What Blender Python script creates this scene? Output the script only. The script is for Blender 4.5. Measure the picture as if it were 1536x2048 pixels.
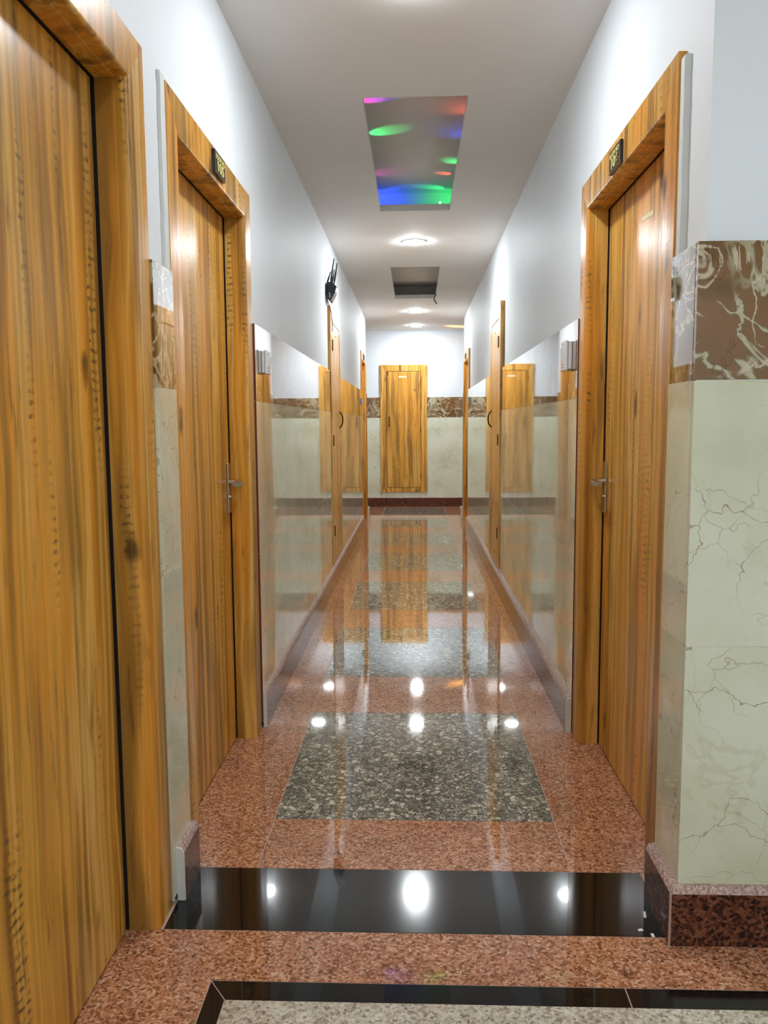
import bpy, bmesh, math, random
from mathutils import Vector, Matrix
random.seed(7)
S = bpy.context.scene
COL = S.collection
for o in list(bpy.data.objects):
    bpy.data.objects.remove(o)

# ------------------------------------------------------------------ camera
CAM_H = 1.2
F_PX, YAW, PITCH, ROLL = 1642.33, -0.037945, -0.106593, -0.006752
cy, sy, cp, sp = math.cos(YAW), math.sin(YAW), math.cos(PITCH), math.sin(PITCH)
fw = Vector((sy*cp, cy*cp, sp)); rt = Vector((cy, -sy, 0)); up = rt.cross(fw)
cr, sr = math.cos(ROLL), math.sin(ROLL)
r2 = rt*cr + up*sr; u2 = up*cr - rt*sr
cd = bpy.data.cameras.new('camera'); cam = bpy.data.objects.new('camera', cd); COL.objects.link(cam)
M = Matrix.Identity(4)
for i in range(3):
    M[i][0] = r2[i]; M[i][1] = u2[i]; M[i][2] = -fw[i]
M[2][3] = CAM_H
cam.matrix_world = M
cd.sensor_fit = 'VERTICAL'; cd.sensor_height = 24.0; cd.lens = F_PX/2048*24.0
cd.clip_start = 0.02; cd.clip_end = 60
S.camera = cam

# ------------------------------------------------------------------ world, exposure
w = bpy.data.worlds.new('world'); S.world = w; w.use_nodes = True
w.node_tree.nodes['Background'].inputs[0].default_value = (0.9, 0.95, 1, 1)
w.node_tree.nodes['Background'].inputs[1].default_value = 0.02
S.view_settings.view_transform = 'Standard'; S.view_settings.look = 'None'
S.view_settings.gamma = 1.0; S.view_settings.use_curve_mapping = False
S.view_settings.exposure = 0.7
LAMP = 225.0            # radiance of the corridor downlights; the one at the mouth and the hall ones are dimmer
LAMP_MOUTH = 145.0
LAMP_HALL = 92.0
LAMP_COL = (0.90, 0.96, 1.0)
# ceiling downlights: corridor centre line, cross corridor, entrance hall
DOWNLIGHTS = [(0.0, 2.61), (0.0, 6.2), (0.012, 9.95), (0.02, 11.38),
              (-0.1, 0.55), (1.5, -0.7), (0.2, -1.9), (1.7, -2.2), (2.9, -0.7), (1.05, 0.45)]  # hall lamps after the first are unseen, added for brightness

# ------------------------------------------------------------------ key dimensions (metres)
H = 2.531
PL, TL, FL, BL = -0.621, -0.605, -0.611, -0.594     # left: plaster, tile, frame, skirting faces
PR, TR, FR, BR = 0.626, 0.604, 0.607, 0.582         # right
YC = 1.82          # face of the wall that meets the corridor on the right
YT = 10.6          # corridor opens into the cross corridor
YE = 11.97         # end wall
BASE_T = 0.14
Z_J, Z_B0, Z_B1 = 0.70, 1.29, 1.583                 # tile joint, brown band
OUT_T, IN_T = 2.045, 1.945                          # door frame outer / inner top

# ------------------------------------------------------------------ node helpers
def srgb(r, g, b):
    f = lambda c: (c/255/12.92 if c/255 <= 0.04045 else ((c/255+0.055)/1.055)**2.4)
    return (f(r), f(g), f(b), 1)

class NT:
    def __init__(s, name):
        s.m = bpy.data.materials.new(name); s.m.use_nodes = True
        s.t = s.m.node_tree; s.b = s.t.nodes['Principled BSDF']
    def n(s, kind, **kw):
        nd = s.t.nodes.new(kind)
        for k, v in kw.items(): setattr(nd, k, v)
        return nd
    def lk(s, a, b): s.t.links.new(a, b)
    def setin(s, sock, v):
        if hasattr(v, 'is_output') or isinstance(v, bpy.types.NodeSocket): s.lk(v, sock)
        else: sock.default_value = v
    def coord(s, seed=True):
        tc = s.n('ShaderNodeTexCoord').outputs['Object']
        if not seed: return tc
        at = s.n('ShaderNodeAttribute', attribute_type='OBJECT', attribute_name='seed')
        cm = s.n('ShaderNodeCombineXYZ')
        for i, k in enumerate((3.7, 5.3, 2.1)):
            cm_i = s.math('MULTIPLY', at.outputs['Fac'], k); s.lk(cm_i, cm.inputs[i])
        v = s.n('ShaderNodeVectorMath', operation='ADD'); s.lk(tc, v.inputs[0]); s.lk(cm.outputs[0], v.inputs[1])
        return v.outputs[0]
    def scale(s, v, sc):
        nd = s.n('ShaderNodeVectorMath', operation='MULTIPLY'); s.lk(v, nd.inputs[0]); nd.inputs[1].default_value = sc
        return nd.outputs[0]
    def addv(s, a, b):
        nd = s.n('ShaderNodeVectorMath', operation='ADD'); s.lk(a, nd.inputs[0]); s.lk(b, nd.inputs[1]); return nd.outputs[0]
    def noise(s, v, sc, detail=2, rough=0.5, dist=0.0, out=0):
        nd = s.n('ShaderNodeTexNoise'); s.lk(v, nd.inputs['Vector'])
        nd.inputs['Scale'].default_value = sc; nd.inputs['Detail'].default_value = detail
        nd.inputs['Roughness'].default_value = rough; nd.inputs['Distortion'].default_value = dist
        return nd.outputs[out]
    def voro(s, v, sc, feature='F1', out='Distance', rnd=1.0):
        nd = s.n('ShaderNodeTexVoronoi', feature=feature); s.lk(v, nd.inputs['Vector'])
        nd.inputs['Scale'].default_value = sc; nd.inputs['Randomness'].default_value = rnd
        return nd.outputs[out]
    def math(s, op, a, b=0.0, c=0.0):
        nd = s.n('ShaderNodeMath', operation=op)
        for i, v in enumerate((a, b, c)): s.setin(nd.inputs[i], v)
        return nd.outputs[0]
    def step(s, v, lo, hi, a=0.0, b=1.0):
        nd = s.n('ShaderNodeMapRange', interpolation_type='SMOOTHSTEP'); s.lk(v, nd.inputs[0])
        nd.inputs[1].default_value = lo; nd.inputs[2].default_value = hi
        nd.inputs[3].default_value = a; nd.inputs[4].default_value = b
        return nd.outputs[0]
    def ramp(s, v, stops, interp='LINEAR'):
        nd = s.n('ShaderNodeValToRGB'); s.lk(v, nd.inputs[0]); e = nd.color_ramp; e.interpolation = interp
        while len(e.elements) < len(stops): e.elements.new(0.5)
        for el, (p, c) in zip(e.elements, stops): el.position = p; el.color = c
        return nd.outputs[0]
    def mix(s, f, a, b, mode='MIX'):
        nd = s.n('ShaderNodeMix', data_type='RGBA', blend_type=mode)
        s.setin(nd.inputs[0], f); s.setin(nd.inputs[6], a); s.setin(nd.inputs[7], b)
        return nd.outputs[2]
    def sep(s, v):
        nd = s.n('ShaderNodeSeparateXYZ'); s.lk(v, nd.inputs[0]); return nd.outputs
    def done(s, col, rough=0.4, ior=1.5, spec=None, metal=0.0, bump=None, bstr=0.1, bdist=0.01, coat=0.0, coat_rough=0.03):
        s.setin(s.b.inputs['Base Color'], col); s.setin(s.b.inputs['Roughness'], rough)
        s.b.inputs['IOR'].default_value = ior; s.b.inputs['Metallic'].default_value = metal
        s.b.inputs['Coat Weight'].default_value = coat; s.b.inputs['Coat Roughness'].default_value = coat_rough
        if spec is not None: s.b.inputs['Specular IOR Level'].default_value = spec
        if bump is not None:
            bn = s.n('ShaderNodeBump'); bn.inputs['Strength'].default_value = bstr; bn.inputs['Distance'].default_value = bdist
            s.lk(bump, bn.inputs['Height']); s.lk(bn.outputs[0], s.b.inputs['Normal'])
        return s.m

MAT = {}
def plain(name, rgb, rough=0.5, **kw):
    t = NT(name); MAT[name] = t.done(srgb(*rgb), rough, **kw)

def mk_wood(name, dark=1.0):
    t = NT(name); c = t.coord()
    warp = t.noise(t.scale(c, (3, 3, 1.6)), 1.0, 2, out=1)
    wv = t.scale(warp, (0.05, 0.05, 0.0)); cw = t.addv(c, wv)
    n1 = t.noise(t.scale(cw, (16, 16, 0.25)), 1.0, 1.3, 0.5)
    col = t.ramp(n1, [(0.27, srgb(126, 88, 36)), (0.37, srgb(192, 140, 56)), (0.45, srgb(234, 192, 118)),
                      (0.52, srgb(202, 146, 54)), (0.60, srgb(230, 172, 78)), (0.72, srgb(142, 98, 38))])
    # broad patches that lean to orange or to olive brown
    n0 = t.noise(t.scale(cw, (8, 8, 0.7)), 1.0, 2)
    col = t.mix(t.step(n0, 0.48, 0.66, 0, 0.7), col, srgb(236, 160, 58))
    n5 = t.noise(t.scale(cw, (10, 10, 0.55)), 1.7, 3)
    col = t.mix(t.step(n5, 0.50, 0.68, 0, 0.8), col, srgb(134, 98, 44))
    # fine grain
    n2 = t.noise(t.scale(cw, (110, 110, 2.4)), 1.0, 3, 0.6)
    col = t.mix(t.step(n2, 0.38, 0.72, 0, 0.26), col, srgb(150, 102, 38))
    n3 = t.noise(t.scale(cw, (30, 30, 3.2)), 1.0, 5, 0.68)
    col = t.mix(t.step(n3, 0.56, 0.72, 0, 0.72), col, srgb(98, 72, 42))
    # rows of short saw marks across the grain
    z = t.sep(c)[2]
    ph = t.noise(t.scale(c, (9, 9, 7)), 1.0, 3)
    wv2 = t.math('SINE', t.math('ADD', t.math('MULTIPLY', z, 300.0), t.math('MULTIPLY', ph, 16.0)))
    tick = t.step(wv2, -0.2, 0.9)
    colm = t.step(t.noise(t.scale(cw, (17, 17, 0.4)), 1.3, 1), 0.55, 0.63)
    ext = t.step(t.noise(t.scale(c, (5, 5, 1.7)), 1.0, 2), 0.47, 0.60)
    f = t.math('MULTIPLY', t.math('MULTIPLY', tick, colm), t.math('MULTIPLY', ext, 0.95))
    rag = t.step(t.noise(t.scale(c, (70, 70, 60)), 1.0, 4, 0.65), 0.40, 0.62)
    col = t.mix(t.math('MULTIPLY', f, rag), col, srgb(92, 74, 50))
    # knots
    kd = t.voro(t.addv(t.scale(c, (6, 6, 2.6)), t.scale(t.noise(c, 20, 2, out=1), (0.14, 0.14, 0.2))), 1.0)
    kf = t.step(kd, 0.05, 0.15, 0.85, 0.0)
    col = t.mix(kf, col, srgb(72, 48, 22))
    col = t.mix(1.0, col, (1.07, 1.01, 0.76, 1), 'MULTIPLY')
    MAT[name] = t.done(col, t.step(n2, 0.2, 0.8, 0.26, 0.34), 1.5, bump=n3, bstr=0.04, bdist=0.002)
mk_wood('wood')

def mk_cream():
    t = NT('cream_marble'); c = t.coord()
    n = t.noise(c, 3.0, 4, 0.55)
    col = t.ramp(n, [(0.3, srgb(212, 212, 182)), (0.48, srgb(224, 226, 200)), (0.66, srgb(233, 237, 217))])
    # round paler pebbles
    pv = t.addv(c, t.scale(t.noise(c, 6, 2, out=1), (0.06, 0.06, 0.06)))
    pd = t.voro(pv, 13.0); pm = t.step(t.noise(c, 2.3, 2), 0.5, 0.64)
    col = t.mix(t.math('MULTIPLY', t.step(pd, 0.30, 0.36, 0.55, 0.0), pm), col, srgb(234, 226, 206))
    def vein(sc, wd, mlo, mhi, colr, amt, dist):
        nonlocal col
        nv = t.noise(c, sc, 6, 0.6, dist)
        a = t.math('ABSOLUTE', t.math('SUBTRACT', nv, 0.5))
        m = t.step(t.noise(c, sc*1.1+0.7, 2), mlo, mhi)
        col = t.mix(t.math('MULTIPLY', t.step(a, 0.0, wd, amt, 0.0), m), col, colr)
    vein(2.6, 0.016, 0.50, 0.64, srgb(206, 198, 162), 0.4, 0.5)
    def cracks(sc, wd, mlo, mhi, colr, amt, warp):
        nonlocal col
        cv = t.addv(c, t.scale(t.noise(c, 5.0, 4, 0.6, out=1), (warp, warp, warp)))
        d = t.voro(cv, sc, 'DISTANCE_TO_EDGE')
        m = t.step(t.noise(c, 3.1, 3), mlo, mhi)
        col = t.mix(t.math('MULTIPLY', t.step(d, 0.0, wd, amt, 0.0), m), col, colr)
    cracks(3.6, 0.008, 0.38, 0.54, srgb(140, 116, 84), 0.7, 0.26)
    cracks(8.0, 0.014, 0.46, 0.58, srgb(164, 146, 108), 0.55, 0.16)
    sp_ = t.voro(c, 22.0); sm = t.step(t.noise(c, 4.0, 1), 0.6, 0.7)
    col = t.mix(t.math('MULTIPLY', t.step(sp_, 0.08, 0.16, 0.6, 0.0), sm), col, srgb(150, 132, 92))
    wob = t.noise(c, 5.0, 1)
    MAT['cream_marble'] = t.done(col, 0.025, 1.5, bump=wob, bstr=0.02, bdist=0.01, coat=0.5)
mk_cream()

def mk_brown():
    t = NT('brown_marble'); c = t.coord()
    n = t.noise(c, 3.4, 4, 0.55, 0.5)
    col = t.ramp(n, [(0.3, srgb(76, 54, 14)), (0.42, srgb(108, 76, 26)), (0.52, srgb(130, 90, 44)), (0.62, srgb(136, 94, 50)), (0.7, srgb(108, 76, 24))])
    def vein(sc, lo, hi, mlo, mhi, colr, amt, dist, rough=0.55, off=(0, 0, 0)):
        nonlocal col
        ov = t.n('ShaderNodeVectorMath', operation='ADD'); t.lk(c, ov.inputs[0]); ov.inputs[1].default_value = off
        nv = t.noise(ov.outputs[0], sc, 4, rough, dist)
        a = t.math('ABSOLUTE', t.math('SUBTRACT', nv, 0.5))
        m = t.step(t.noise(ov.outputs[0], sc*0.7+1.1, 2), mlo, mhi)
        col = t.mix(t.math('MULTIPLY', t.step(a, lo, hi, amt, 0.0), m), col, colr)
    vein(3.6, 0.02, 0.085, 0.36, 0.50, srgb(118, 92, 48), 0.8, 1.6)
    vein(3.6, 0.006, 0.034, 0.38, 0.48, srgb(196, 188, 156), 0.95, 1.6)
    vein(2.2, 0.002, 0.011, 0.30, 0.42, srgb(224, 196, 156), 0.85, 0.9, off=(3, 1, 2))
    vein(6.5, 0.005, 0.028, 0.44, 0.52, srgb(214, 200, 170), 0.85, 1.4, off=(1, 7, 4))
    vein(9.0, 0.004, 0.020, 0.50, 0.58, srgb(96, 60, 24), 0.7, 1.0, off=(5, 2, 8))
    MAT['brown_marble'] = t.done(col, 0.025, 1.55, bump=t.noise(c, 5.0, 1), bstr=0.02, bdist=0.01, coat=0.9)
mk_brown()

def granite(name, sc, stops, rough=0.04, ior=1.55, edge=None, speck=None, warp=0.004, coat=0.0):
    t = NT(name); c = t.coord()
    cw = t.addv(c, t.scale(t.noise(c, 120, 2, out=1), (warp, warp, warp)))
    cl = t.voro(cw, sc, out='Color')
    col = t.ramp(t.sep(cl)[0], stops, 'CONSTANT' if edge else 'LINEAR')
    if edge:
        d = t.voro(cw, sc, 'DISTANCE_TO_EDGE')
        col = t.mix(t.step(d, 0.02, 0.10, edge[1], 0.0), col, edge[0])
    if speck:
        d2 = t.voro(cw, sc*1.7); m2 = t.step(t.sep(t.voro(cw, sc*1.7, out='Color'))[1], 0.70, 0.78)
        col = t.mix(t.math('MULTIPLY', m2, t.step(d2, 0.2, 0.5, speck[1], 0)), col, speck[0])
    big = t.noise(c, 9, 3)
    col = t.mix(t.step(big, 0.3, 0.7, 0.0, 0.14), col, srgb(60, 40, 34))
    MAT[name] = t.done(col, rough, ior, bump=t.noise(c, 4.0, 1), bstr=0.02, bdist=0.006, coat=coat)
granite('pink_granite', 170, [(0.0, srgb(108, 66, 46)), (0.2, srgb(162, 104, 72)), (0.5, srgb(194, 130, 94)), (0.8, srgb(212, 156, 120)), (1, srgb(226, 186, 158))], speck=(srgb(84, 58, 50), 0.75), coat=0.25)
granite('red_granite', 150, [(0.0, srgb(38, 24, 22)), (0.3, srgb(74, 44, 36)), (0.6, srgb(112, 66, 46)), (1, srgb(140, 90, 66))], speck=(srgb(24, 18, 18), 0.8), rough=0.10, ior=1.27)
granite('sawn_granite', 220, [(0.0, srgb(150, 112, 104)), (0.4, srgb(186, 154, 144)), (0.8, srgb(206, 178, 168)), (1, srgb(222, 200, 190))], rough=0.6)
granite('grey_granite', 62, [(0.0, srgb(118, 114, 104)), (0.3, srgb(160, 154, 140)), (0.55, srgb(136, 134, 124)), (0.75, srgb(182, 176, 158)), (0.9, srgb(220, 214, 192))],
        edge=(srgb(50, 54, 52), 0.95), speck=(srgb(220, 214, 190), 0.9), warp=0.012, coat=0.25)
granite('beige_granite', 150, [(0.0, srgb(150, 134, 116)), (0.25, srgb(190, 178, 158)), (0.6, srgb(210, 202, 184)), (1, srgb(226, 222, 210))], speck=(srgb(122, 104, 88), 0.7))
def mk_black():
    t = NT('black_granite'); c = t.coord()
    d = t.voro(c, 120); m = t.step(t.sep(t.voro(c, 120, out='Color'))[0], 0.86, 0.9)
    col = t.mix(t.math('MULTIPLY', m, t.step(d, 0.1, 0.3, 0.5, 0)), srgb(13, 14, 16), srgb(60, 66, 66))
    MAT['black_granite'] = t.done(col, 0.11, 1.4, spec=0.3, coat=0.6, coat_rough=0.03)
mk_black()
def mk_plaster(name, rgb, rough=0.55):
    t = NT(name); c = t.coord(False)
    n = t.noise(c, 1.3, 3)
    a = srgb(*rgb); b = srgb(*[min(255, v+6) for v in rgb])
    col = t.mix(t.step(n, 0.3, 0.7), a, b)
    MAT[name] = t.done(col, rough, 1.45, spec=0.3, bump=t.noise(c, 70, 3), bstr=0.05, bdist=0.003)
mk_plaster('wall_paint', (234, 241, 247))
mk_plaster('ceiling_paint', (242, 241, 238), 0.7)
mk_plaster('slab_paint', (232, 229, 224), 0.8)
plain('grout', (198, 166, 152), 0.8)
plain('caulk', (226, 230, 230), 0.6)
plain('cement', (222, 224, 218), 0.75)
plain('tile_body', (112, 52, 44), 0.7)
plain('steel', (188, 180, 168), 0.22, metal=1.0)
plain('dark_steel', (64, 54, 44), 0.35, metal=0.9)
plain('black_plastic', (20, 22, 26), 0.3)
plain('grey_plastic', (52, 62, 70), 0.6, spec=0.15)
plain('white_plastic', (232, 234, 236), 0.3)
plain('switch_grey', (140, 146, 150), 0.4)
plain('plate_black', (22, 18, 14), 0.18)
plain('gold', (214, 204, 128), 0.35)
plain('plate_edge', (150, 132, 120), 0.3)
plain('cable', (60, 58, 58), 0.5)
plain('sticker', (226, 214, 176), 0.5)
plain('paper', (240, 240, 236), 0.7)
plain('gap_shade', (18, 10, 6), 0.9)  # near-black colour for the shade inside door gaps
def emit(name, col, strength):
    m = bpy.data.materials.new(name); m.use_nodes = True; b = m.node_tree.nodes['Principled BSDF']
    b.inputs['Base Color'].default_value = (0.8, 0.8, 0.8, 1)
    b.inputs['Emission Color'].default_value = (*col, 1); b.inputs['Emission Strength'].default_value = strength
    MAT[name] = m
emit('lamp_disc', LAMP_COL, LAMP); emit('hall_lamp_disc', LAMP_COL, LAMP_HALL); emit('mouth_lamp_disc', LAMP_COL, LAMP_MOUTH)
emit('green_led', (0.2, 1.0, 0.45), 6.0)
emit('warm_lamp', (1.0, 0.55, 0.15), 4.0)

# ------------------------------------------------------------------ geometry helpers
def box(bm, x0, x1, y0, y1, z0, z1, mi=0):
    x0, x1 = sorted((x0, x1)); y0, y1 = sorted((y0, y1)); z0, z1 = sorted((z0, z1))
    v = [bm.verts.new(p) for p in ((x0,y0,z0),(x1,y0,z0),(x1,y1,z0),(x0,y1,z0),(x0,y0,z1),(x1,y0,z1),(x1,y1,z1),(x0,y1,z1))]
    fs = []
    for q in ((3,2,1,0),(4,5,6,7),(0,1,5,4),(1,2,6,5),(2,3,7,6),(3,0,4,7)):
        f = bm.faces.new([v[i] for i in q]); f.material_index = mi; fs.append(f)
    return fs
def loft(bm, rings, caps=True, closed=True):
    vr = [[bm.verts.new(p) for p in r] for r in rings]
    n = len(rings[0])
    for a, b in zip(vr, vr[1:]):
        for i in range(n if closed else n-1):
            bm.faces.new((a[i], a[(i+1) % n], b[(i+1) % n], b[i]))
    if caps:
        bm.faces.new(vr[0][::-1]); bm.faces.new(vr[-1])
def tube(bm, pts, r, seg=8):
    pts = [Vector(p) for p in pts]; rings = []
    for i, p in enumerate(pts):
        d = (pts[min(i+1, len(pts)-1)] - pts[max(i-1, 0)]).normalized()
        a = d.orthogonal().normalized() if i == 0 else (pa - d*pa.dot(d)).normalized()
        pa = a; b = d.cross(a); rr = r[i] if isinstance(r, (list, tuple)) else r
        rings.append([p + a*math.cos(2*math.pi*k/seg)*rr + b*math.sin(2*math.pi*k/seg)*rr for k in range(seg)])
    loft(bm, rings)
def prism(bm, poly, axis, a, b):
    """poly of 2-tuples swept along axis between a and b"""
    def P(u, v, t):
        return {'x': (t, u, v), 'y': (u, t, v), 'z': (u, v, t)}[axis]
    loft(bm, [[P(u, v, a) for u, v in poly], [P(u, v, b) for u, v in poly]])
SEED = [0]
def root_loc(p):
    v = Vector((0, 0, 0))
    while p is not None: v += p.location; p = p.parent
    return v
def mesh(name, bm, mats, parent=None, smooth=False, bevel=0.0, seed=None, origin=None):
    bmesh.ops.recalc_face_normals(bm, faces=bm.faces[:])
    if bevel:
        bmesh.ops.bevel(bm, geom=bm.edges[:], offset=bevel, segments=2, affect='EDGES', profile=0.6)
    me = bpy.data.meshes.new(name)
    off = root_loc(parent) if parent is not None else Vector(origin or (0, 0, 0))
    bmesh.ops.translate(bm, verts=bm.verts[:], vec=-off)
    bm.to_mesh(me); bm.free()
    for m in (mats if isinstance(mats, (list, tuple)) else [mats]): me.materials.append(MAT[m])
    if smooth:
        for p in me.polygons: p.use_smooth = True
        try: me.set_sharp_from_angle(angle=math.radians(40))
        except Exception: pass
    o = bpy.data.objects.new(name, me); COL.objects.link(o)
    if parent is not None: o.parent = parent
    elif origin: o.location = origin
    SEED[0] += 1
    o['seed'] = float(seed if seed is not None else SEED[0]*0.731 % 9.0)
    return o
def empty(name, loc):
    o = bpy.data.objects.new(name, None); COL.objects.link(o); o.location = loc; o.empty_display_size = 0.1
    return o
def tag(o, label, cat=None, group=None, kind=None):
    o['label'] = label
    if cat: o['category'] = cat
    if group: o['group'] = group
    if kind: o['kind'] = kind
    return o
NB = bmesh.new

# ------------------------------------------------------------------ floor
def slab(parent, poly, mat, gap=0.0014, seed=None):
    c = Vector((sum(p[0] for p in poly)/len(poly), sum(p[1] for p in poly)/len(poly)))
    pp = []
    n = len(poly)
    for i in range(n):            # inset polygon by gap
        p0, p1, p2 = Vector(poly[i-1]), Vector(poly[i]), Vector(poly[(i+1) % n])
        d1 = (p1-p0).normalized(); d2 = (p2-p1).normalized()
        n1 = Vector((-d1.y, d1.x)); n2 = Vector((-d2.y, d2.x)); k = 1 + n1.dot(n2)
        pp.append(tuple(p1 + (n1+n2)*(gap/max(k, 0.2))))
    bm = NB(); prism(bm, pp, 'z', -0.02, 0.0)
    return mesh('slab', bm, mat, parent, seed=seed)
def rect(x0, x1, y0, y1): return [(x0, y0), (x1, y0), (x1, y1), (x0, y1)]
bm = NB()
box(bm, -0.85, 3.75, -3.1, 2.12, -0.08, -0.0012)
box(bm, -0.85, 0.85, 2.12, YT, -0.08, -0.0012)
box(bm, -2.6, 2.6, YT, YE+0.05, -0.08, -0.0012)
floor = tag(mesh('floor', bm, 'grout'), 'polished granite floor laid in pink, grey, black and beige slabs', kind='structure')
XL, XR = -0.432, 0.418
GREY = [(2.388, 3.325), (3.815, 4.765), (5.245, 6.195), (6.675, 7.61), (8.105, 9.02), (9.50, 10.40), (10.86, 11.74)]
prev = 2.108
for a, b in GREY:
    slab(floor, rect(XL, XR, prev, a), 'pink_granite')
    slab(floor, rect(XL, XR, a, b), 'grey_granite'); prev = b
slab(floor, rect(XL, XR, prev, YE), 'pink_granite')
SJ = [2.108, 3.145, 4.97, 6.82, 8.65, YT, YE]
for i, (a, b) in enumerate(zip(SJ, SJ[1:])):
    xo = -0.70 if i in (0, 4) else (-2.5 if i == 5 else -0.60)
    slab(floor, rect(xo, XL, a, b), 'pink_granite')
    xo = 0.70 if i in (0, 4) else (2.5 if i == 5 else 0.60)
    slab(floor, rect(XR, xo, a-(0.035 if i == 1 else 0), b-(0.035 if i == 0 else 0)), 'pink_granite')
YB0, YB1, YP0, YK0 = 1.83, 2.108, 1.652, 1.592
slab(floor, rect(-0.606, 0.60, YB0, YB1), 'black_granite')
slab(floor, [(-0.446, YP0), (0.77, YP0), (0.77, YC-0.02), (0.60, YC-0.02), (0.60, YB0), (-0.598, YB0)], 'pink_granite')
slab(floor, rect(0.77, 2.2, YP0, YC-0.005), 'pink_granite'); slab(floor, rect(2.2, 3.6, YP0, YC-0.005), 'pink_granite')
slab(floor, [(-0.70, 0.6), (-0.446, 0.6), (-0.446, YP0), (-0.598, YB0), (-0.70, YB0)], 'pink_granite')
slab(floor, rect(-0.62, -0.446, -1.2, 0.6), 'pink_granite'); slab(floor, rect(-0.62, -0.446, -3.0, -1.2), 'pink_granite')
slab(floor, [(-0.402, YK0), (0.445, YK0), (0.445, YP0), (-0.446, YP0)], 'black_granite')
slab(floor, rect(0.445, 2.2, YK0, YP0), 'black_granite'); slab(floor, rect(2.2, 3.6, YK0, YP0), 'black_granite')
slab(floor, [(-0.446, -1.0), (-0.402, -1.0), (-0.402, YK0), (-0.446, YP0)], 'black_granite')
slab(floor, rect(-0.446, -0.402, -3.0, -1.0), 'black_granite')
for i in range(4):
    x0 = -0.402 + i*1.0
    for y0, y1 in ((YK0-0.9, YK0), (YK0-1.8, YK0-0.9), (YK0-2.7, YK0-1.8), (YK0-3.6, YK0-2.7), (-3.0, YK0-3.6)):
        slab(floor, rect(x0, x0+1.0, y0, y1), 'beige_granite', gap=0.0005)

# ------------------------------------------------------------------ ceiling with two openings into the void above
HOLES = [(-0.213, 0.224, 3.524, 5.333), (-0.208, 0.224, 7.19, 8.965)]
def panel_cells(bm, x0, x1, y0, y1, z0, z1, holes):
    ys = sorted({y0, y1, *[h[2] for h in holes], *[h[3] for h in holes]})
    for a, b in zip(ys, ys[1:]):
        hs = [h for h in holes if h[2] <= a + 1e-6 and h[3] >= b - 1e-6]
        if not hs: box(bm, x0, x1, a, b, z0, z1)
        for h in hs:
            box(bm, x0, h[0], a, b, z0, z1); box(bm, h[1], x1, a, b, z0, z1)
bm = NB()
panel_cells(bm, PL, PR, YC, YT, H, H+0.04, HOLES)
box(bm, -0.62, 3.62, -3.02, YC, H, H+0.04); box(bm, -2.52, 2.52, YT, YE+0.02, H, H+0.04)
ceiling = tag(mesh('ceiling', bm, 'ceiling_paint'), 'white plastered false ceiling with two rectangular openings', kind='structure')
SLAB_Z = 2.70
for i, (y0, y1) in enumerate(((3.3, 5.57), (6.95, 9.24))):
    bm = NB(); z0 = H+0.04; x0, x1 = -0.42, 0.43; k = 0.03
    box(bm, x0, x1, y0, y1, SLAB_Z, SLAB_Z+k)
    box(bm, x0-k, x0, y0-k, y1+k, z0, SLAB_Z+k); box(bm, x1, x1+k, y0-k, y1+k, z0, SLAB_Z+k)
    box(bm, x0, x1, y0-k, y0, z0, SLAB_Z+k); box(bm, x0, x1, y1, y1+k, z0, SLAB_Z+k)
    mesh('ceiling_void', bm, 'slab_paint', ceiling)

# ------------------------------------------------------------------ plaster walls
def cells_2d(bm, s0, s1, z0, z1, holes, put):
    ss = sorted({s0, s1, *[min(max(h[0], s0), s1) for h in holes], *[min(max(h[1], s0), s1) for h in holes]})
    for a, b in zip(ss, ss[1:]):
        if b - a < 1e-5: continue
        hs = sorted((h[2], h[3]) for h in holes if h[0] <= a + 1e-6 and h[1] >= b - 1e-6)
        z = z0
        for h0, h1 in hs:
            if h0 > z + 1e-5: put(bm, a, b, z, h0)
            z = max(z, h1)
        if z < z1 - 1e-5: put(bm, a, b, z, z1)
# openings: (y0, y1, z0, z1) of the frames' outer edges
D1 = (0.885, 1.925); D105 = (2.098, 3.132); HL = (5.955, 6.74); DLF = (9.52, 10.46)
D106 = (2.006, 3.104); HR = (5.82, 6.61); DRF = (9.40, 10.42)
HZ0 = 0.165
holesL = [(*D1, -1, OUT_T), (*D105, -1, OUT_T), (*HL, HZ0, OUT_T), (*DLF, -1, OUT_T)]
holesR = [(*D106, -1, OUT_T), (*HR, HZ0, OUT_T), (*DRF, -1, OUT_T)]
bm = NB()
cells_2d(bm, -3.0, YT, -0.02, H+0.02, holesL, lambda b, a, c, z0, z1: box(b, PL-0.16, PL, a, c, z0, z1))
wall_left = tag(mesh('wall_left', bm, 'wall_paint'), 'left corridor wall, white paint above glossy marble tiles', kind='structure')
bm = NB()
cells_2d(bm, YC+0.015, YT, -0.02, H+0.02, holesR, lambda b, a, c, z0, z1: box(b, PR, PR+0.16, a, c, z0, z1))
wall_right = tag(mesh('wall_right', bm, 'wall_paint'), 'right corridor wall, white paint above glossy marble tiles', kind='structure')
bm = NB(); box(bm, PR+0.16, 3.6, YC+0.015, YC+0.175, -0.02, H+0.02)
wall_front = tag(mesh('wall_front', bm, 'wall_paint'), 'white wall with marble tiles facing the hall, right of the corridor mouth', kind='structure')
EH = (-0.497, 0.178, 0.21, OUT_T)
bm = NB()
cells_2d(bm, -2.5, 2.5, -0.02, H+0.02, [EH], lambda b, a, c, z0, z1: box(b, a, c, YE+0.015, YE+0.17, z0, z1))
wall_end = tag(mesh('wall_end', bm, 'wall_paint'), 'white end wall of the corridor with brown marble band', kind='structure')
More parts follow.
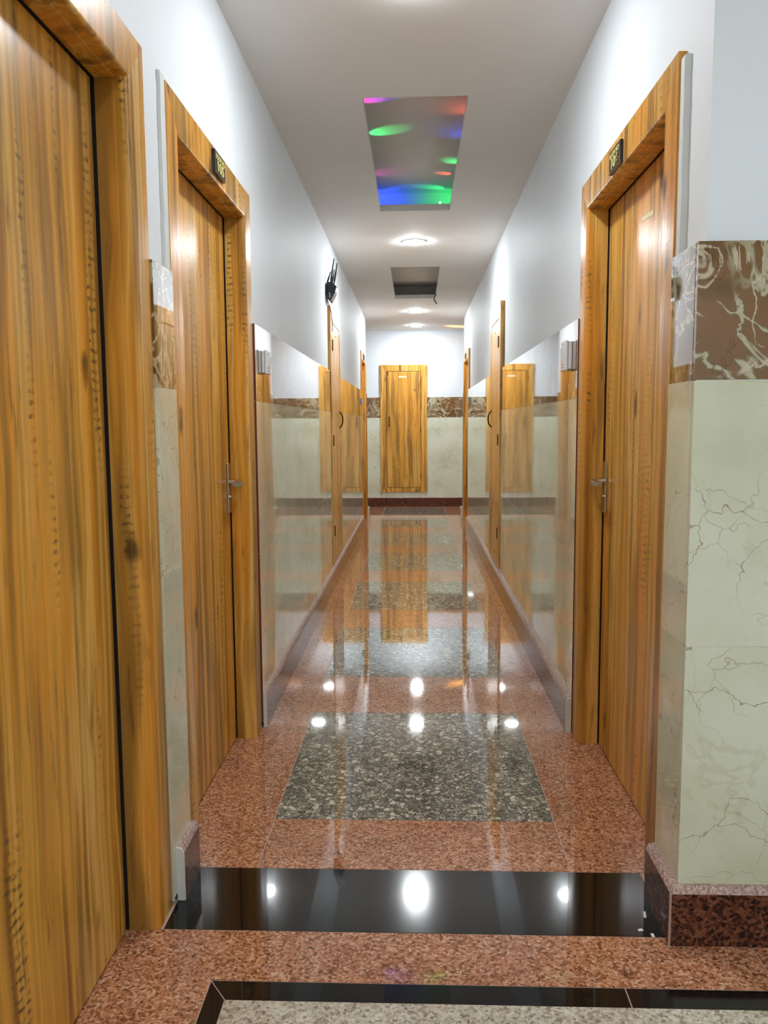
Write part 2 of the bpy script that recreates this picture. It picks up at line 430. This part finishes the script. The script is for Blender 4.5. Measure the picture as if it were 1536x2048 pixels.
for nm, args, lb in (('wall_back', (-0.78, 3.6, -3.15, -3.0), 'white wall at the back of the hall'),
                 ('wall_hall', (3.6, 3.75, -3.15, YC+0.175), 'white side wall of the hall'),
                 ('wall_cross_left', (-2.65, -2.5, YT-0.15, YE+0.17), 'white wall closing the cross corridor on the left'),
                 ('wall_cross_right', (2.5, 2.65, YT-0.15, YE+0.17), 'white wall closing the cross corridor on the right'),
                 ('wall_return_left', (-2.5, PL-0.16, YT-0.15, YT), 'white return wall left of the corridor mouth into the cross corridor'),
                 ('wall_return_right', (PR+0.16, 2.5, YT-0.15, YT), 'white return wall right of the corridor mouth into the cross corridor')):
    bm = NB(); box(bm, *args, -0.02, H+0.02); tag(mesh(nm, bm, 'wall_paint'), lb, kind='structure')

# ------------------------------------------------------------------ wall tiles, each a piece of its wall
def tile(parent, put, s0, s1, z0, z1, mat, g=0.0008, red=False):
    bm = NB(); put(bm, s0+g, s1-g, z0+g, z1-g, red)
    bmesh.ops.recalc_face_normals(bm, faces=bm.faces[:])
    return mesh('tile', bm, [mat, 'tile_body'], parent)
def face_tile(axis, face, depth):
    """box whose sides carry the red tile body; axis 'x': left/right wall, 'y': wall facing the hall"""
    def put(bm, a, b, z0, z1, red=False, inset=0.0):
        k = inset if depth > 0 else -inset
        fs = box(bm, face+k, face+depth, a, b, z0, z1) if axis == 'x' else box(bm, a, b, face+k, face+depth, z0, z1)
        for f in fs:
            f.normal_update()
            if red and f.normal.y < -0.5: f.material_index = 1
    return put
def tile_run(parent, put, s0, s1, joints, red=False, zj=Z_J):
    cuts = [s0] + [j for j in joints if s0+0.03 < j < s1-0.03] + [s1]
    for a, b in zip(cuts, cuts[1:]):
        rd = red and a == s0
        tile(parent, put, a, b, 0.02, zj, 'cream_marble', red=rd)
        tile(parent, put, a, b, zj, Z_B0, 'cream_marble', red=rd)
        tile(parent, put, a, b, Z_B0, Z_B1, 'brown_marble', red=rd)
    bm = NB(); put(bm, s0+0.004, s1-0.004, 0.02, Z_B1-0.004, False, 0.0007); mesh('grout_bed', bm, 'cement', parent)
JL = [4.47 + 1.17*k for k in range(-7, 7)]; JR = [4.44 + 1.17*k for k in range(-3, 7)]
putL = face_tile('x', TL, PL-TL); putR = face_tile('x', TR, PR-TR)
for a, b in ((-3.0, D1[0]), (D1[1], D105[0]-0.012), (D105[1]+0.012, HL[0]), (HL[1], DLF[0]), (DLF[1], YT)): tile_run(wall_left, putL, a, b, JL, a > 3)
for a, b in ((YC+0.015, D106[0]-0.004), (D106[1]+0.008, HR[0]), (HR[1], DRF[0]), (DRF[1], YT)): tile_run(wall_right, putR, a, b, JR, a > 3)
for a, b, p in ((HL[0], HL[1], putL), (HR[0], HR[1], putR)):     # strip under the hatches
    tile(wall_left if p is putL else wall_right, p, a, b, 0.02, HZ0, 'cream_marble')
putF = face_tile('y', YC, 0.015)
tile_run(wall_front, putF, TR, 1.72, []); tile_run(wall_front, putF, 1.72, 2.9, []); tile_run(wall_front, putF, 2.9, 3.6, [])
putE = face_tile('y', YE, 0.015)
tile_run(wall_end, putE, -2.5, EH[0], [-1.67], zj=0.54); tile_run(wall_end, putE, EH[1], 2.5, [1.35], zj=0.54)
tile(wall_end, putE, EH[0], EH[1], 0.02, EH[2], 'cream_marble')

# ------------------------------------------------------------------ skirting
def skirt_profile(d, top=BASE_T):      # (distance from tile face, z)
    return [(0, 0.0), (d, 0.0), (d, top-0.014), (d*0.72, top-0.004), (d*0.5, top), (0, top)]
def skirt(parent, axis, face, sgn, s0, s1, d, end=None, m0=0, m1=0):
    """axis 'y': run along Y on wall plane X=face, growing sgn; m0/m1 mitre factor at the ends"""
    prof = skirt_profile(d); bm = NB(); rings = []
    for s, m in ((s0, m0), (s1, m1)):
        rings.append([((face+sgn*u, s+m*u, z) if axis == 'y' else (s+m*u, face+sgn*u, z)) for u, z in prof])
    loft(bm, rings)
    for f in bm.faces:
        cz = f.calc_center_median().z; f.normal_update()
        f.material_index = 1 if (cz > BASE_T-0.016 and len(f.verts) == 4) else 0
    o = mesh('skirting', bm, ['red_granite', 'sawn_granite'], parent)
    if end is not None:                # unpolished plastered cut end facing the doorway
        bm = NB(); t = 0.006
        p2 = [(u, z*0.995+0.0004) for u, z in prof]; k = -t if end == 0 else t
        s = s0 if end == 0 else s1
        loft(bm, [[(face+sgn*u, s, z) for u, z in p2], [(face+sgn*u*0.97, s+k, z) for u, z in p2]])
        mesh('plastered_end', bm, 'cement', o)
    return o
bl = tag(empty('baseboard_left', (TL, 3.1, 0)), 'dark red granite skirting along the left wall', kind='structure')
skirt(bl, 'y', TL, 1, D1[1]+0.03, D105[0]-0.001, 0.0195, end=0)
skirt(bl, 'y', TL, 1, D105[1]+0.020, HL[1], 0.0105+0.004, end=0); skirt(bl, 'y', TL, 1, HL[1], DLF[0]-0.005, 0.0145)
skirt(bl, 'y', TL, 1, DLF[1]+0.02, YT, 0.02, end=0); skirt(bl, 'y', TL, 1, -3.0, D1[0]-0.01, 0.0145)
br = tag(empty('baseboard_right', (TR, 3.1, 0)), 'dark red granite skirting along the right wall', kind='structure')
skirt(br, 'y', TR, -1, YC-0.0015, D106[0]-0.001, 0.022, m0=-1)
skirt(br, 'y', TR, -1, D106[1]+0.012, HR[1], 0.0215, end=0); skirt(br, 'y', TR, -1, HR[1], DRF[0]-0.005, 0.0215)
skirt(br, 'y', TR, -1, DRF[1]+0.02, YT, 0.024, end=0)
bf = tag(empty('baseboard_front', (1.2, YC, 0)), 'dark red granite skirting turning the corner below the cream tiles', kind='structure')
skirt(bf, 'x', YC, -1, TR+0.0015, 2.1, 0.022, m0=-1); skirt(bf, 'x', YC, -1, 2.1, 3.6, 0.022)
bm = NB(); prism(bm, [(TR-0.0245, YC-0.0215), (TR-0.0215, YC-0.0245), (TR+0.002, YC-0.001), (TR-0.001, YC+0.002)], 'z', 0.0005, BASE_T-0.012)
mesh('corner_joint', bm, 'grout', bf)
be = tag(empty('baseboard_end', (0, YE, 0)), 'dark maroon granite skirting under the end wall', kind='structure')
skirt(be, 'x', YE, -1, -2.5, 2.5, 0.02)

# ------------------------------------------------------------------ doors
class Wall:
    """maps (s along wall, d out of the wall face, z) to world"""
    def __init__(s, kind, face): s.k, s.f = kind, face
    def __call__(s, a, d, z):
        if s.k == 'L': return (s.f+d, a, z)
        if s.k == 'R': return (s.f-d, a, z)
        return (a, s.f-d, z)
def wbox(bm, W, s0, s1, d0, d1, z0, z1):
    p = W(s0, d0, z0); q = W(s1, d1, z1); return box(bm, p[0], q[0], p[1], q[1], p[2], q[2])
FRAME_W = 0.1
def jamb_profile(depth):
    """(offset o from inner edge outward, d): rounded inner corner, small stop step"""
    R = 0.009; pts = [(FRAME_W, 0.0)]
    pts += [(R - R*math.sin(k*math.pi/8), -R + R*math.cos(k*math.pi/8)) for k in range(5)]
    pts += [(0.0, -0.030), (-0.0025, -0.032), (-0.0025, -depth), (FRAME_W, -depth)]
    return pts
def room_door(name, label, W, outer, handle_far=None, hinge_gap=0.005, far_gap=0.011, plate=None, sticker=None):
    s0, s1 = outer[0]+FRAME_W, outer[1]-FRAME_W
    base = W((s0+s1)/2, -0.05, 0); root = tag(empty(name, base), label, kind='structure')
    prof = jamb_profile(0.14)
    for side in (0, 1):
        bm = NB(); rings = []
        for top in (0, 1):
            rings.append([W(s0-o if side == 0 else s1+o, d, (IN_T+o if top else 0.0005)) for o, d in prof])
        loft(bm, rings); mesh('jamb', bm, 'wood', root, smooth=True)
    bm = NB()
    loft(bm, [[W(s0-o, d, IN_T+o) for o, d in prof], [W(s1+o, d, IN_T+o) for o, d in prof]])
    mesh('lintel', bm, 'wood', root, smooth=True)
    g = hinge_gap
    bm = NB(); wbox(bm, W, s0+g, s1-far_gap, -0.115, -0.078, 0.006, IN_T-g)
    leaf = mesh('leaf', bm, 'wood', root, bevel=0.001)
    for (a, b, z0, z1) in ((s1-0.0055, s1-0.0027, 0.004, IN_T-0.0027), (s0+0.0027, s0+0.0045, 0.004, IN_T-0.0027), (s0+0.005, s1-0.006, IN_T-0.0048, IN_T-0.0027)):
        bm = NB(); wbox(bm, W, a, b, -0.092, -0.0735, z0, z1); mesh('shade_strip', bm, 'gap_shade', root)  # dark strips drawing the shade line between leaf and frame
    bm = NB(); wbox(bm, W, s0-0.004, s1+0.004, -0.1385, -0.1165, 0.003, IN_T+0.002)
    mesh('shade_backing', bm, 'gap_shade', root)  # dark sheet behind the leaf, shade put into its colour
    if handle_far:
        hs = s1-far_gap-0.028
        h = None
        bm = NB(); wbox(bm, W, hs-0.019, hs+0.019, -0.078, -0.070, 0.878, 1.062)
        h = mesh('handle', bm, 'steel', root, bevel=0.003)
        bm = NB()
        tube(bm, [W(hs, -0.071, 0.99), W(hs, -0.035, 0.99), W(hs-0.004, -0.024, 0.99)], [0.011, 0.010, 0.010], 10)
        mesh('lever_neck', bm, 'steel', h, smooth=True)
        bm = NB()
        ring = []
        for k, (ds, d, zz, hw) in enumerate(((0.014, -0.030, 0.99, 0.009), (-0.02, -0.024, 0.99, 0.010), (-0.07, -0.022, 0.991, 0.010), (-0.12, -0.030, 0.989, 0.008))):
            ring.append([W(hs+ds, d-0.008, zz-hw), W(hs+ds, d+0.008, zz-hw), W(hs+ds, d+0.008, zz+hw), W(hs+ds, d-0.008, zz+hw)])
        loft(bm, ring); mesh('lever', bm, 'steel', h, bevel=0.002)
        bm = NB(); tube(bm, [W(hs, -0.0705, 0.935), W(hs, -0.062, 0.935)], 0.0085, 12)
        mesh('lock_cylinder', bm, 'steel', h, smooth=True)
    if sticker:
        a, b, z0, z1 = sticker
        bm = NB(); loft(bm, [[W(a, -0.0779, z0), W(b, -0.0779, z0+0.006), W(b, -0.0779, z1+0.006), W(a, -0.0779, z1)],
                             [W(a, -0.0772, z0), W(b, -0.0772, z0+0.006), W(b, -0.0772, z1+0.006), W(a, -0.0772, z1)]])
        tag(mesh('sticker', bm, 'sticker', root), 'small pale sticker on the leaf')
    return root
WL, WR, WE = Wall('L', FL), Wall('R', FR), Wall('E', YE-0.002)
door1 = room_door('door_1', 'nearest wooden door on the left, cut by the picture edge', WL, D1, hinge_gap=0.007, far_gap=0.014)
door2 = room_door('door_2', 'wooden door under the 105 plate on the left wall', WL, D105, handle_far=True)
door3 = room_door('door_3', 'wooden door under the 106 plate on the right wall', WR, D106, handle_far=True, sticker=(2.455, 2.575, 1.792, 1.806))
door4 = room_door('door_4', 'farthest wooden door on the left wall by the cross corridor', WL, DLF)
door5 = room_door('door_5', 'farthest wooden door on the right wall by the cross corridor', WR, DRF)

def hatch(name, label, W, s0, s1, z0, z1, b, hinge_low, sticker=False):
    base = W((s0+s1)/2, -0.01, z0); root = tag(empty(name, base), label, kind='structure')
    T0, T1 = -0.02, 0.012
    def bar(pts):
        bm = NB(); loft(bm, [[W(a, T0, z) for a, z in pts], [W(a, T1, z) for a, z in pts]]); mesh('frame_bar', bm, 'wood', root)
    bar([(s0, z0), (s0+b, z0+b*0.75), (s0+b, z1-b), (s0, z1)]); bar([(s1, z0), (s1-b, z0+b*0.75), (s1-b, z1-b), (s1, z1)])
    bar([(s0, z1), (s0+b, z1-b), (s1-b, z1-b), (s1, z1)]); bar([(s0, z0), (s0+b, z0+b*0.75), (s1-b, z0+b*0.75), (s1, z0)])
    bm = NB(); wbox(bm, W, s0+0.003, s1-0.003, -0.028, T0-0.0005, z0+0.003, z1-0.003); mesh('shade_backing', bm, 'gap_shade', root)  # dark sheet that paints the shade in the hatch gap
    g = 0.006; l0, l1, lz0, lz1 = s0+b+g, s1-b-g, z0+b*0.75+g, z1-b-g
    bm = NB(); wbox(bm, W, l0, l1, T0+0.0005, 0.010, lz0, lz1); leaf = mesh('leaf', bm, 'wood', root, bevel=0.001)
    hs = l0 if hinge_low else l1; os_ = l1-0.035 if hinge_low else l0+0.035
    for zc in (lz1-0.16, (lz0+lz1)/2-0.01, lz0+0.16):
        bm = NB(); a = hs-g/2 if hinge_low else hs+g/2
        tube(bm, [W(a, 0.013, zc-0.04), W(a, 0.013, zc+0.04)], 0.0055, 8)
        mesh('hinge', bm, 'dark_steel', root, smooth=True)
    zc = 1.235; bm = NB()
    pts = [W(os_, 0.009, zc-0.062)] + [W(os_, 0.012+0.024*math.sin(math.pi*k/8)**0.6, zc-0.062+0.124*k/8) for k in range(1, 8)] + [W(os_, 0.009, zc+0.062)]
    tube(bm, pts, 0.0055, 8); hd = mesh('pull_handle', bm, 'dark_steel', root, smooth=True)
    for zz in (zc-0.062, zc+0.062):
        bm = NB(); tube(bm, [W(os_, 0.0098, zz), W(os_, 0.0125, zz)], 0.011, 10); mesh('rose', bm, 'dark_steel', hd, smooth=True)
    if sticker:
        bm = NB(); wbox(bm, W, -0.232, -0.118, 0.0102, 0.0108, 1.862, 1.888)
        tag(mesh('sticker', bm, 'sticker', root), 'small pale sticker near the top')
    else:
        bm = NB(); mid = (l0+l1)/2; tube(bm, [W(mid, 0.0095, lz1-0.07), W(mid, 0.012, lz1-0.07)], 0.008, 8); mesh('keyhole', bm, 'dark_steel', root)
    return root
hatch('door_6', 'narrow wooden shaft door on the left wall under the black router', Wall('L', FL), *HL, HZ0, OUT_T, 0.105, True)
hatch('door_7', 'narrow wooden shaft door on the right wall, handle towards the end', Wall('R', FR), *HR, HZ0, OUT_T, 0.105, True)
hatch('door_8', 'wooden shaft door in the middle of the end wall', WE, *EH, 0.088, False, sticker=True)

# white filler along frames that stand proud of the plaster
def filler(parent, W, s0, s1, d0, d1, z0, z1):
    bm = NB(); n = 14; rings = []
    for k in range(n+1):
        z = z0+(z1-z0)*k/n; j = random.uniform(-0.003, 0.003)
        rings.append([W(s0+j, d0, z), W(s1, d0, z), W(s1, d1, z), W(s0+j+0.004, d1, z)])
    loft(bm, rings); mesh('filler_strip', bm, 'caulk', parent)
WPL, WPR = Wall('L', PL), Wall('R', PR)
filler(door2, WPL, D105[0]-0.040, D105[0]-0.0005, 0.0003, 0.008, Z_B1+0.002, OUT_T+0.008)
filler(door2, WPL, D105[0]-0.0115, D105[0]-0.0005, 0.0003, 0.012, BASE_T, Z_B1)
filler(door3, WPR, D106[0]-0.034, D106[0]-0.0005, 0.0003, 0.014, Z_B1+0.002, OUT_T-0.02)
filler(door1, WPL, D1[1]+0.0005, D1[1]+0.006, 0.0003, 0.014, 0.01, Z_B1)

# ------------------------------------------------------------------ number plates
def text_mesh(body, size, W, s, d, z, flip, parent, depth=0.0006, xs=1.0):
    cu = bpy.data.curves.new('t', 'FONT'); cu.body = body; cu.size = size; cu.align_x = 'CENTER'; cu.align_y = 'CENTER'
    cu.extrude = depth; cu.offset = size*0.035
    to = bpy.data.objects.new('t', cu); COL.objects.link(to)
    bpy.context.view_layer.update()
    dg = bpy.context.evaluated_depsgraph_get()
    me = bpy.data.meshes.new_from_object(to.evaluated_get(dg))
    bpy.data.objects.remove(to)
    off = root_loc(parent)
    for v in me.vertices:
        v.co = Vector(W(s + (-v.co.x if flip else v.co.x)*xs, d+v.co.z, z+v.co.y)) - off
    if flip == (W.k == 'L'): me.flip_normals()
    me.materials.clear(); me.materials.append(MAT['gold']); me.name = 'lettering'
    o = bpy.data.objects.new('lettering', me); COL.objects.link(o); o.parent = parent
    return o
def plate(label, W, s, z, wd, ht, num, flip, tilt=0):
    root = tag(empty('room_number_plate', W(s, 0.001, z)), label, 'sign', 'room number plates over the doors')
    bm = NB(); wbox(bm, W, s-wd/2, s+wd/2, 0.0003, 0.010, z-ht/2, z+ht/2); mesh('board', bm, 'plate_black', root, bevel=0.001)
    bm = NB(); t = 0.0022; i = 0.005
    a, b, c, e = s-wd/2+i, s+wd/2-i, z-ht/2+i*0.8, z+ht/2-i*0.8
    wbox(bm, W, a, b, 0.0101, 0.0106, c, c+t*0.6); wbox(bm, W, a, b, 0.0101, 0.0106, e-t*0.6, e)
    wbox(bm, W, a, a+t, 0.0101, 0.0106, c, e); wbox(bm, W, b-t, b, 0.0101, 0.0106, c, e)
    mesh('border_line', bm, 'plate_edge', root)
    if num:
        text_mesh('ROOM NO', ht*0.31, W, s, 0.0108, z+ht*0.235, flip, root, xs=wd*0.84/(ht*0.31*4.9))
        text_mesh(num, ht*0.62, W, s, 0.0108, z-ht*0.16, flip, root, xs=wd*0.80/(ht*0.62*1.75))
    return root
plate('black and gold plate reading 105 over the left door', WL, 2.628, 1.999, 0.136, 0.066, '105', False)
plate('black and gold plate reading 106 over the right door', WR, 2.572, 1.985, 0.132, 0.066, '106', True)
plate('thin dark plate over the farthest left door', WL, 9.97, 1.995, 0.13, 0.066, '', False)
plate('thin dark plate over the farthest right door', WR, 9.92, 1.995, 0.13, 0.066, '', True)

# ------------------------------------------------------------------ switch boxes on the brown band
def switch_box(label, W, s0, s1, z0, z1, d):
    root = tag(empty('switch_box', W((s0+s1)/2, 0, z0)), label, 'switch', 'switch boxes on the brown marble band')
    bm = NB(); wbox(bm, W, s0, s1, 0.0003, d*0.62, z0, z1); mesh('back_box', bm, 'white_plastic', root, bevel=0.004)
    bm = NB(); wbox(bm, W, s0-0.004, s1+0.004, d*0.62+0.0003, d, z0-0.004, z1+0.004); fp = mesh('cover_plate', bm, 'white_plastic', root, bevel=0.004)
    n = 3; wd = (s1-s0-0.02)/n
    for k in range(n):
        bm = NB(); a = s0+0.01+k*wd
        loft(bm, [[W(a+0.002, d, z0+0.02), W(a+wd-0.002, d, z0+0.02), W(a+wd-0.002, d, z1-0.02), W(a+0.002, d, z1-0.02)],
                  [W(a+0.004, d+0.002, z0+0.022), W(a+wd-0.004, d+0.002, z0+0.022), W(a+wd-0.004, d+0.006, z1-0.022), W(a+0.004, d+0.006, z1-0.022)]])
        mesh('rocker', bm, 'white_plastic', fp)
    for zz in (z0+0.010, z1-0.010):
        bm = NB(); wbox(bm, W, (s0+s1)/2-0.012, (s0+s1)/2+0.012, d+0.0003, d+0.0012, zz-0.002, zz+0.002); mesh('marking', bm, 'switch_grey', fp)
    return root
switch_box('white switch box on the left wall beside door 105', Wall('L', TL), 3.27, 3.36, 1.405, 1.492, 0.021)
switch_box('white switch box on the right wall beside door 106', Wall('R', TR), 3.22, 3.32, 1.405, 1.512, 0.026)
switch_box('tiny white switch box by the farthest left door', Wall('L', TL), 9.29, 9.37, 1.42, 1.49, 0.016)
switch_box('tiny white switch box by the farthest right door', Wall('R', TR), 9.17, 9.25, 1.42, 1.49, 0.016)

# ------------------------------------------------------------------ ceiling downlights
def ring_mesh(bm, cx, cy, ro, ri, z0, z1, seg=40):
    A = [2*math.pi*k/seg for k in range(seg)]
    P = lambda r, z: [(cx+r*math.cos(a), cy+r*math.sin(a), z) for a in A]
    rs = [P(ri, z1), P(ri, z0+0.001), P((ri+ro)/2, z0), P(ro, z0+0.002), P(ro, z1)]
    vr = [[bm.verts.new(p) for p in r] for r in rs]; vr.append(vr[0])
    for a, b in zip(vr, vr[1:]):
        for i in range(seg): bm.faces.new((a[i], a[(i+1) % seg], b[(i+1) % seg], b[i]))
LLAB = {0: 'round white downlight nearest the viewer, just above the top picture edge', 1: 'round white downlight between the two ceiling openings',
        2: 'round white downlight behind the second ceiling opening', 3: 'farthest round downlight, close to the end wall',
        4: 'round white hall downlight beside the nearest left door', 5: 'unseen round white downlight added in the hall before the tiled front wall', 6: 'unseen round white downlight added in the hall at the back, left',
        7: 'unseen round white downlight added in the hall at the back, right', 8: 'unseen round white downlight added by the far hall wall', 9: 'unseen round white downlight added to brighten the tiles at the brown marble corner'}
for i, (x, y) in enumerate(DOWNLIGHTS):
    root = tag(empty('ceiling_downlight', (x, y, H)), LLAB[i], 'light', 'round ceiling downlights')
    bm = NB(); ring_mesh(bm, x, y, 0.088, 0.074, H-0.007, H-0.0003); mesh('trim_ring', bm, 'white_plastic', root, smooth=True)
    bm = NB(); seg = 32
    loft(bm, [[(x+r*math.cos(2*math.pi*k/seg), y+r*math.sin(2*math.pi*k/seg), H-z) for k in range(seg)]
              for r, z in ((0.0735, 0.0004), (0.0735, 0.007), (0.071, 0.011), (0.062, 0.0145), (0.044, 0.017), (0.018, 0.018))])
    mesh('diffuser', bm, 'hall_lamp_disc' if y < 2 else ('mouth_lamp_disc' if y < 3 else 'lamp_disc'), root, smooth=True)

# ------------------------------------------------------------------ coloured party light in the first ceiling void
px, py, pz = 0.165, 5.42, H+0.04
pl = tag(empty('party_light', (px, py, pz)), 'small coloured party light at the back of the first ceiling opening', 'light')
bm = NB(); tube(bm, [(px, py, pz+0.0005), (px, py, pz+0.008)], [0.03, 0.026], 20); mesh('base', bm, 'grey_plastic', pl, smooth=True)
bm = NB(); bmesh.ops.create_uvsphere(bm, u_segments=16, v_segments=10, radius=0.010, matrix=Matrix.Translation((px, py, pz+0.013)))
mesh('lens_dome', bm, 'white_plastic', pl, smooth=True)
bm = NB(); bmesh.ops.create_uvsphere(bm, u_segments=10, v_segments=6, radius=0.007, matrix=Matrix.Translation((px, py-0.004, pz+0.029)))
mesh('green_diode', bm, 'green_led', pl, smooth=True)
def spot(src, dst, col, watt, deg, blend):
    l = bpy.data.lights.new('coloured_beam', 'SPOT'); l.energy = watt; l.color = col; l.spot_size = math.radians(deg); l.spot_blend = blend
    l.shadow_soft_size = 0.004
    o = bpy.data.objects.new('coloured_beam', l); COL.objects.link(o); o.parent = pl
    o.location = Vector(src) - root_loc(pl)
    o.rotation_euler = (Vector(dst)-Vector(src)).to_track_quat('-Z', 'Y').to_euler()
def up(x, y, col, watt, deg, blend, dx=0.0, dy=0.06):
    sx = 0.29 if x > 0 else -0.29
    spot((sx, y+dy, pz+0.03), (x+dx, y, SLAB_Z), col, watt, deg, blend)
G, B_, R_, MG = (0.03, 1, 0.22), (0.02, 0.06, 1), (1, 0.12, 0.05), (1, 0.05, 0.6)
BEAMS = [(-0.167, 4.42, G, 1.3, 42, 0.5), (-0.198, 3.99, MG, 0.65, 44, 0.8), (-0.150, 3.98, B_, 0.6, 36, 0.9),
         (0.186, 5.15, R_, 0.9, 26, 0.5), (0.225, 4.92, G, 0.6, 50, 1.0), (0.230, 4.11, R_, 0.26, 110, 1.0), (0.230, 4.45, B_, 0.26, 100, 1.0),
         (-0.080, 5.43, B_, 1.2, 28, 0.6), (0.127, 5.44, G, 1.5, 30, 0.6), (-0.184, 5.11, MG, 0.2, 70, 1.0)]
for b in BEAMS: up(*b)
spot((-0.28, 5.40, pz+0.05), (-0.17, 5.57, 2.65), B_, 2.0, 80, 0.8)
spot((0.29, 5.40, pz+0.05), (0.17, 5.57, 2.65), G, 0.8, 76, 0.9)

# ------------------------------------------------------------------ loose wire at the second opening
bm = NB(); tube(bm, [(0.232, 8.72, H+0.10), (0.236, 8.70, H+0.02), (0.21, 8.72, H-0.02), (0.205, 8.76, H-0.05), (0.235, 8.78, H-0.085)], 0.006, 6)
tag(mesh('loose_wire', bm, 'cable', origin=(0.22, 8.74, H)), 'short dark wire hanging at the corner of the second ceiling opening', 'wire')

# ------------------------------------------------------------------ router above the left shaft door
ry0, ry1 = 5.84, 5.99
rt_ = tag(empty('wifi_router', (PL, 5.92, 2.06)), 'black router with upright antennas on the left wall near the ceiling', 'router')
X0 = PL
prof = [(0.004, 2.185), (0.020, 2.190), (0.046, 2.190), (0.078, 2.158), (0.066, 2.118), (0.036, 2.064), (0.028, 2.060), (0.010, 2.082)]
bm = NB(); prism(bm, [(X0+u, z) for u, z in prof], 'y', ry0+0.01, ry1); mesh('housing', bm, 'black_plastic', rt_, bevel=0.002)
bm = NB(); prism(bm, [(X0+0.002, 2.178), (X0+0.018, 2.165), (X0+0.012, 2.118), (X0+0.002, 2.110)], 'y', ry0-0.002, ry0+0.008); mesh('wall_bracket', bm, 'grey_plastic', rt_)
bm = NB(); prism(bm, [(X0+0.048, 2.176), (X0+0.073, 2.155), (X0+0.062, 2.120), (X0+0.046, 2.088)], 'y', ry0+0.0065, ry0+0.0095); mesh('port_panel', bm, 'grey_plastic', rt_)
bm = NB(); prism(bm, [(X0+0.027, 2.115), (X0+0.031, 2.120), (X0+0.034, 2.085), (X0+0.029, 2.082)], 'y', ry0+0.006, ry0+0.0095); mesh('indicator', bm, 'sticker', rt_)
for (u, y, tu, tz, ln) in ((0.034, ry0+0.03, 0.060, 2.350, 0), (0.056, ry0+0.055, 0.080, 2.325, 0), (0.036, ry0+0.10, 0.056, 2.29, 0), (0.010, ry0+0.02, 0.037, 2.262, 0)):
    bm = NB()
    zb = 2.182 if u > 0.02 else 2.178
    p0 = Vector((X0+u, y, zb)); p1 = Vector((X0+tu, y, tz))
    tube(bm, [p0, p0.lerp(p1, 0.12), p0.lerp(p1, 0.16), p0.lerp(p1, 0.5), p0.lerp(p1, 0.62), p1], [0.005, 0.005, 0.0065, 0.0062, 0.0046, 0.0036], 8)
    mesh('antenna', bm, 'black_plastic', rt_, smooth=True)
bm = NB(); tube(bm, [(X0+0.064, ry0+0.03, 2.125), (X0+0.072, ry0+0.03, 2.118), (X0+0.080, ry0+0.03, 2.112)], 0.0022, 6); mesh('plug', bm, 'cable', rt_)
bm = NB()
tube(bm, [(X0+0.010, 5.88, 2.083), (X0+0.014, 5.885, 2.05), (X0+0.026, 5.90, 2.02), (X0+0.032, 5.92, 1.985), (X0+0.029, 5.95, 1.965),
          (X0+0.0265, 6.02, 1.952), (X0+0.0265, 6.052, 1.94), (X0+0.0265, 6.054, 1.90), (X0+0.0265, 6.054, 1.87)], 0.0035, 6)
tag(mesh('router_cable', bm, 'cable', origin=(X0+0.02, 5.9, 1.87)), 'thin dark cable hanging from the router down the shaft door', 'cable')

# ------------------------------------------------------------------ warm wall lamp round the right corner of the cross corridor
lx, ly, lz = 0.98, YE-0.002, 2.16
wl = tag(empty('wall_lamp', (lx, ly, lz)), 'warm uplight on the end wall, round the right corner', 'lamp')
bm = NB(); box(bm, lx-0.04, lx+0.04, ly-0.02, ly+0.016, lz-0.06, lz+0.06); mesh('bracket', bm, 'dark_steel', wl, bevel=0.003)
bm = NB(); tube(bm, [(lx, ly-0.06, lz-0.05), (lx, ly-0.06, lz+0.03)], [0.03, 0.045], 20); mesh('shade', bm, 'dark_steel', wl, smooth=True)
bm = NB(); tube(bm, [(lx, ly-0.06, lz+0.0305), (lx, ly-0.06, lz+0.036)], 0.038, 20); mesh('bulb', bm, 'warm_lamp', wl)
l = bpy.data.lights.new('warm_beam', 'SPOT'); l.energy = 60; l.color = (1, 0.42, 0.06); l.spot_size = math.radians(20); l.spot_blend = 0.5; l.shadow_soft_size = 0.01
o = bpy.data.objects.new('warm_beam', l); COL.objects.link(o); o.parent = wl; o.location = (0, -0.06, 0.045)
o.rotation_euler = (Vector((0.60, 11.56, H))-Vector((lx, ly-0.06, lz+0.045))).to_track_quat('-Z', 'Y').to_euler()

# ------------------------------------------------------------------ paper scraps on the black strip
for i, (x, y, a, b, rot, lb) in enumerate(((0.560, 1.918, 0.006, 0.026, -0.2, 'white paper scrap on the black strip against the right skirting'),
                                   (0.533, 1.856, 0.012, 0.008, 0.3, 'smallest white paper scrap in the right part of the black strip'),
                                   (0.556, 1.836, 0.007, 0.014, 0.0, 'white paper scrap on the front edge of the black strip'))):
    bm = NB(); c, s_ = math.cos(rot), math.sin(rot); q = []
    for u, v in ((-a/2, -b/2), (a/2, -b/2*0.9), (a/2*0.9, b/2), (-a/2, b/2*0.95)): q.append((x+u*c-v*s_, y+u*s_+v*c))
    prism(bm, q, 'z', 0.0001, 0.0012)
    tag(mesh('paper_scrap', bm, 'paper', origin=(x, y, 0)), lb, 'paper', 'paper scraps on the black strip')
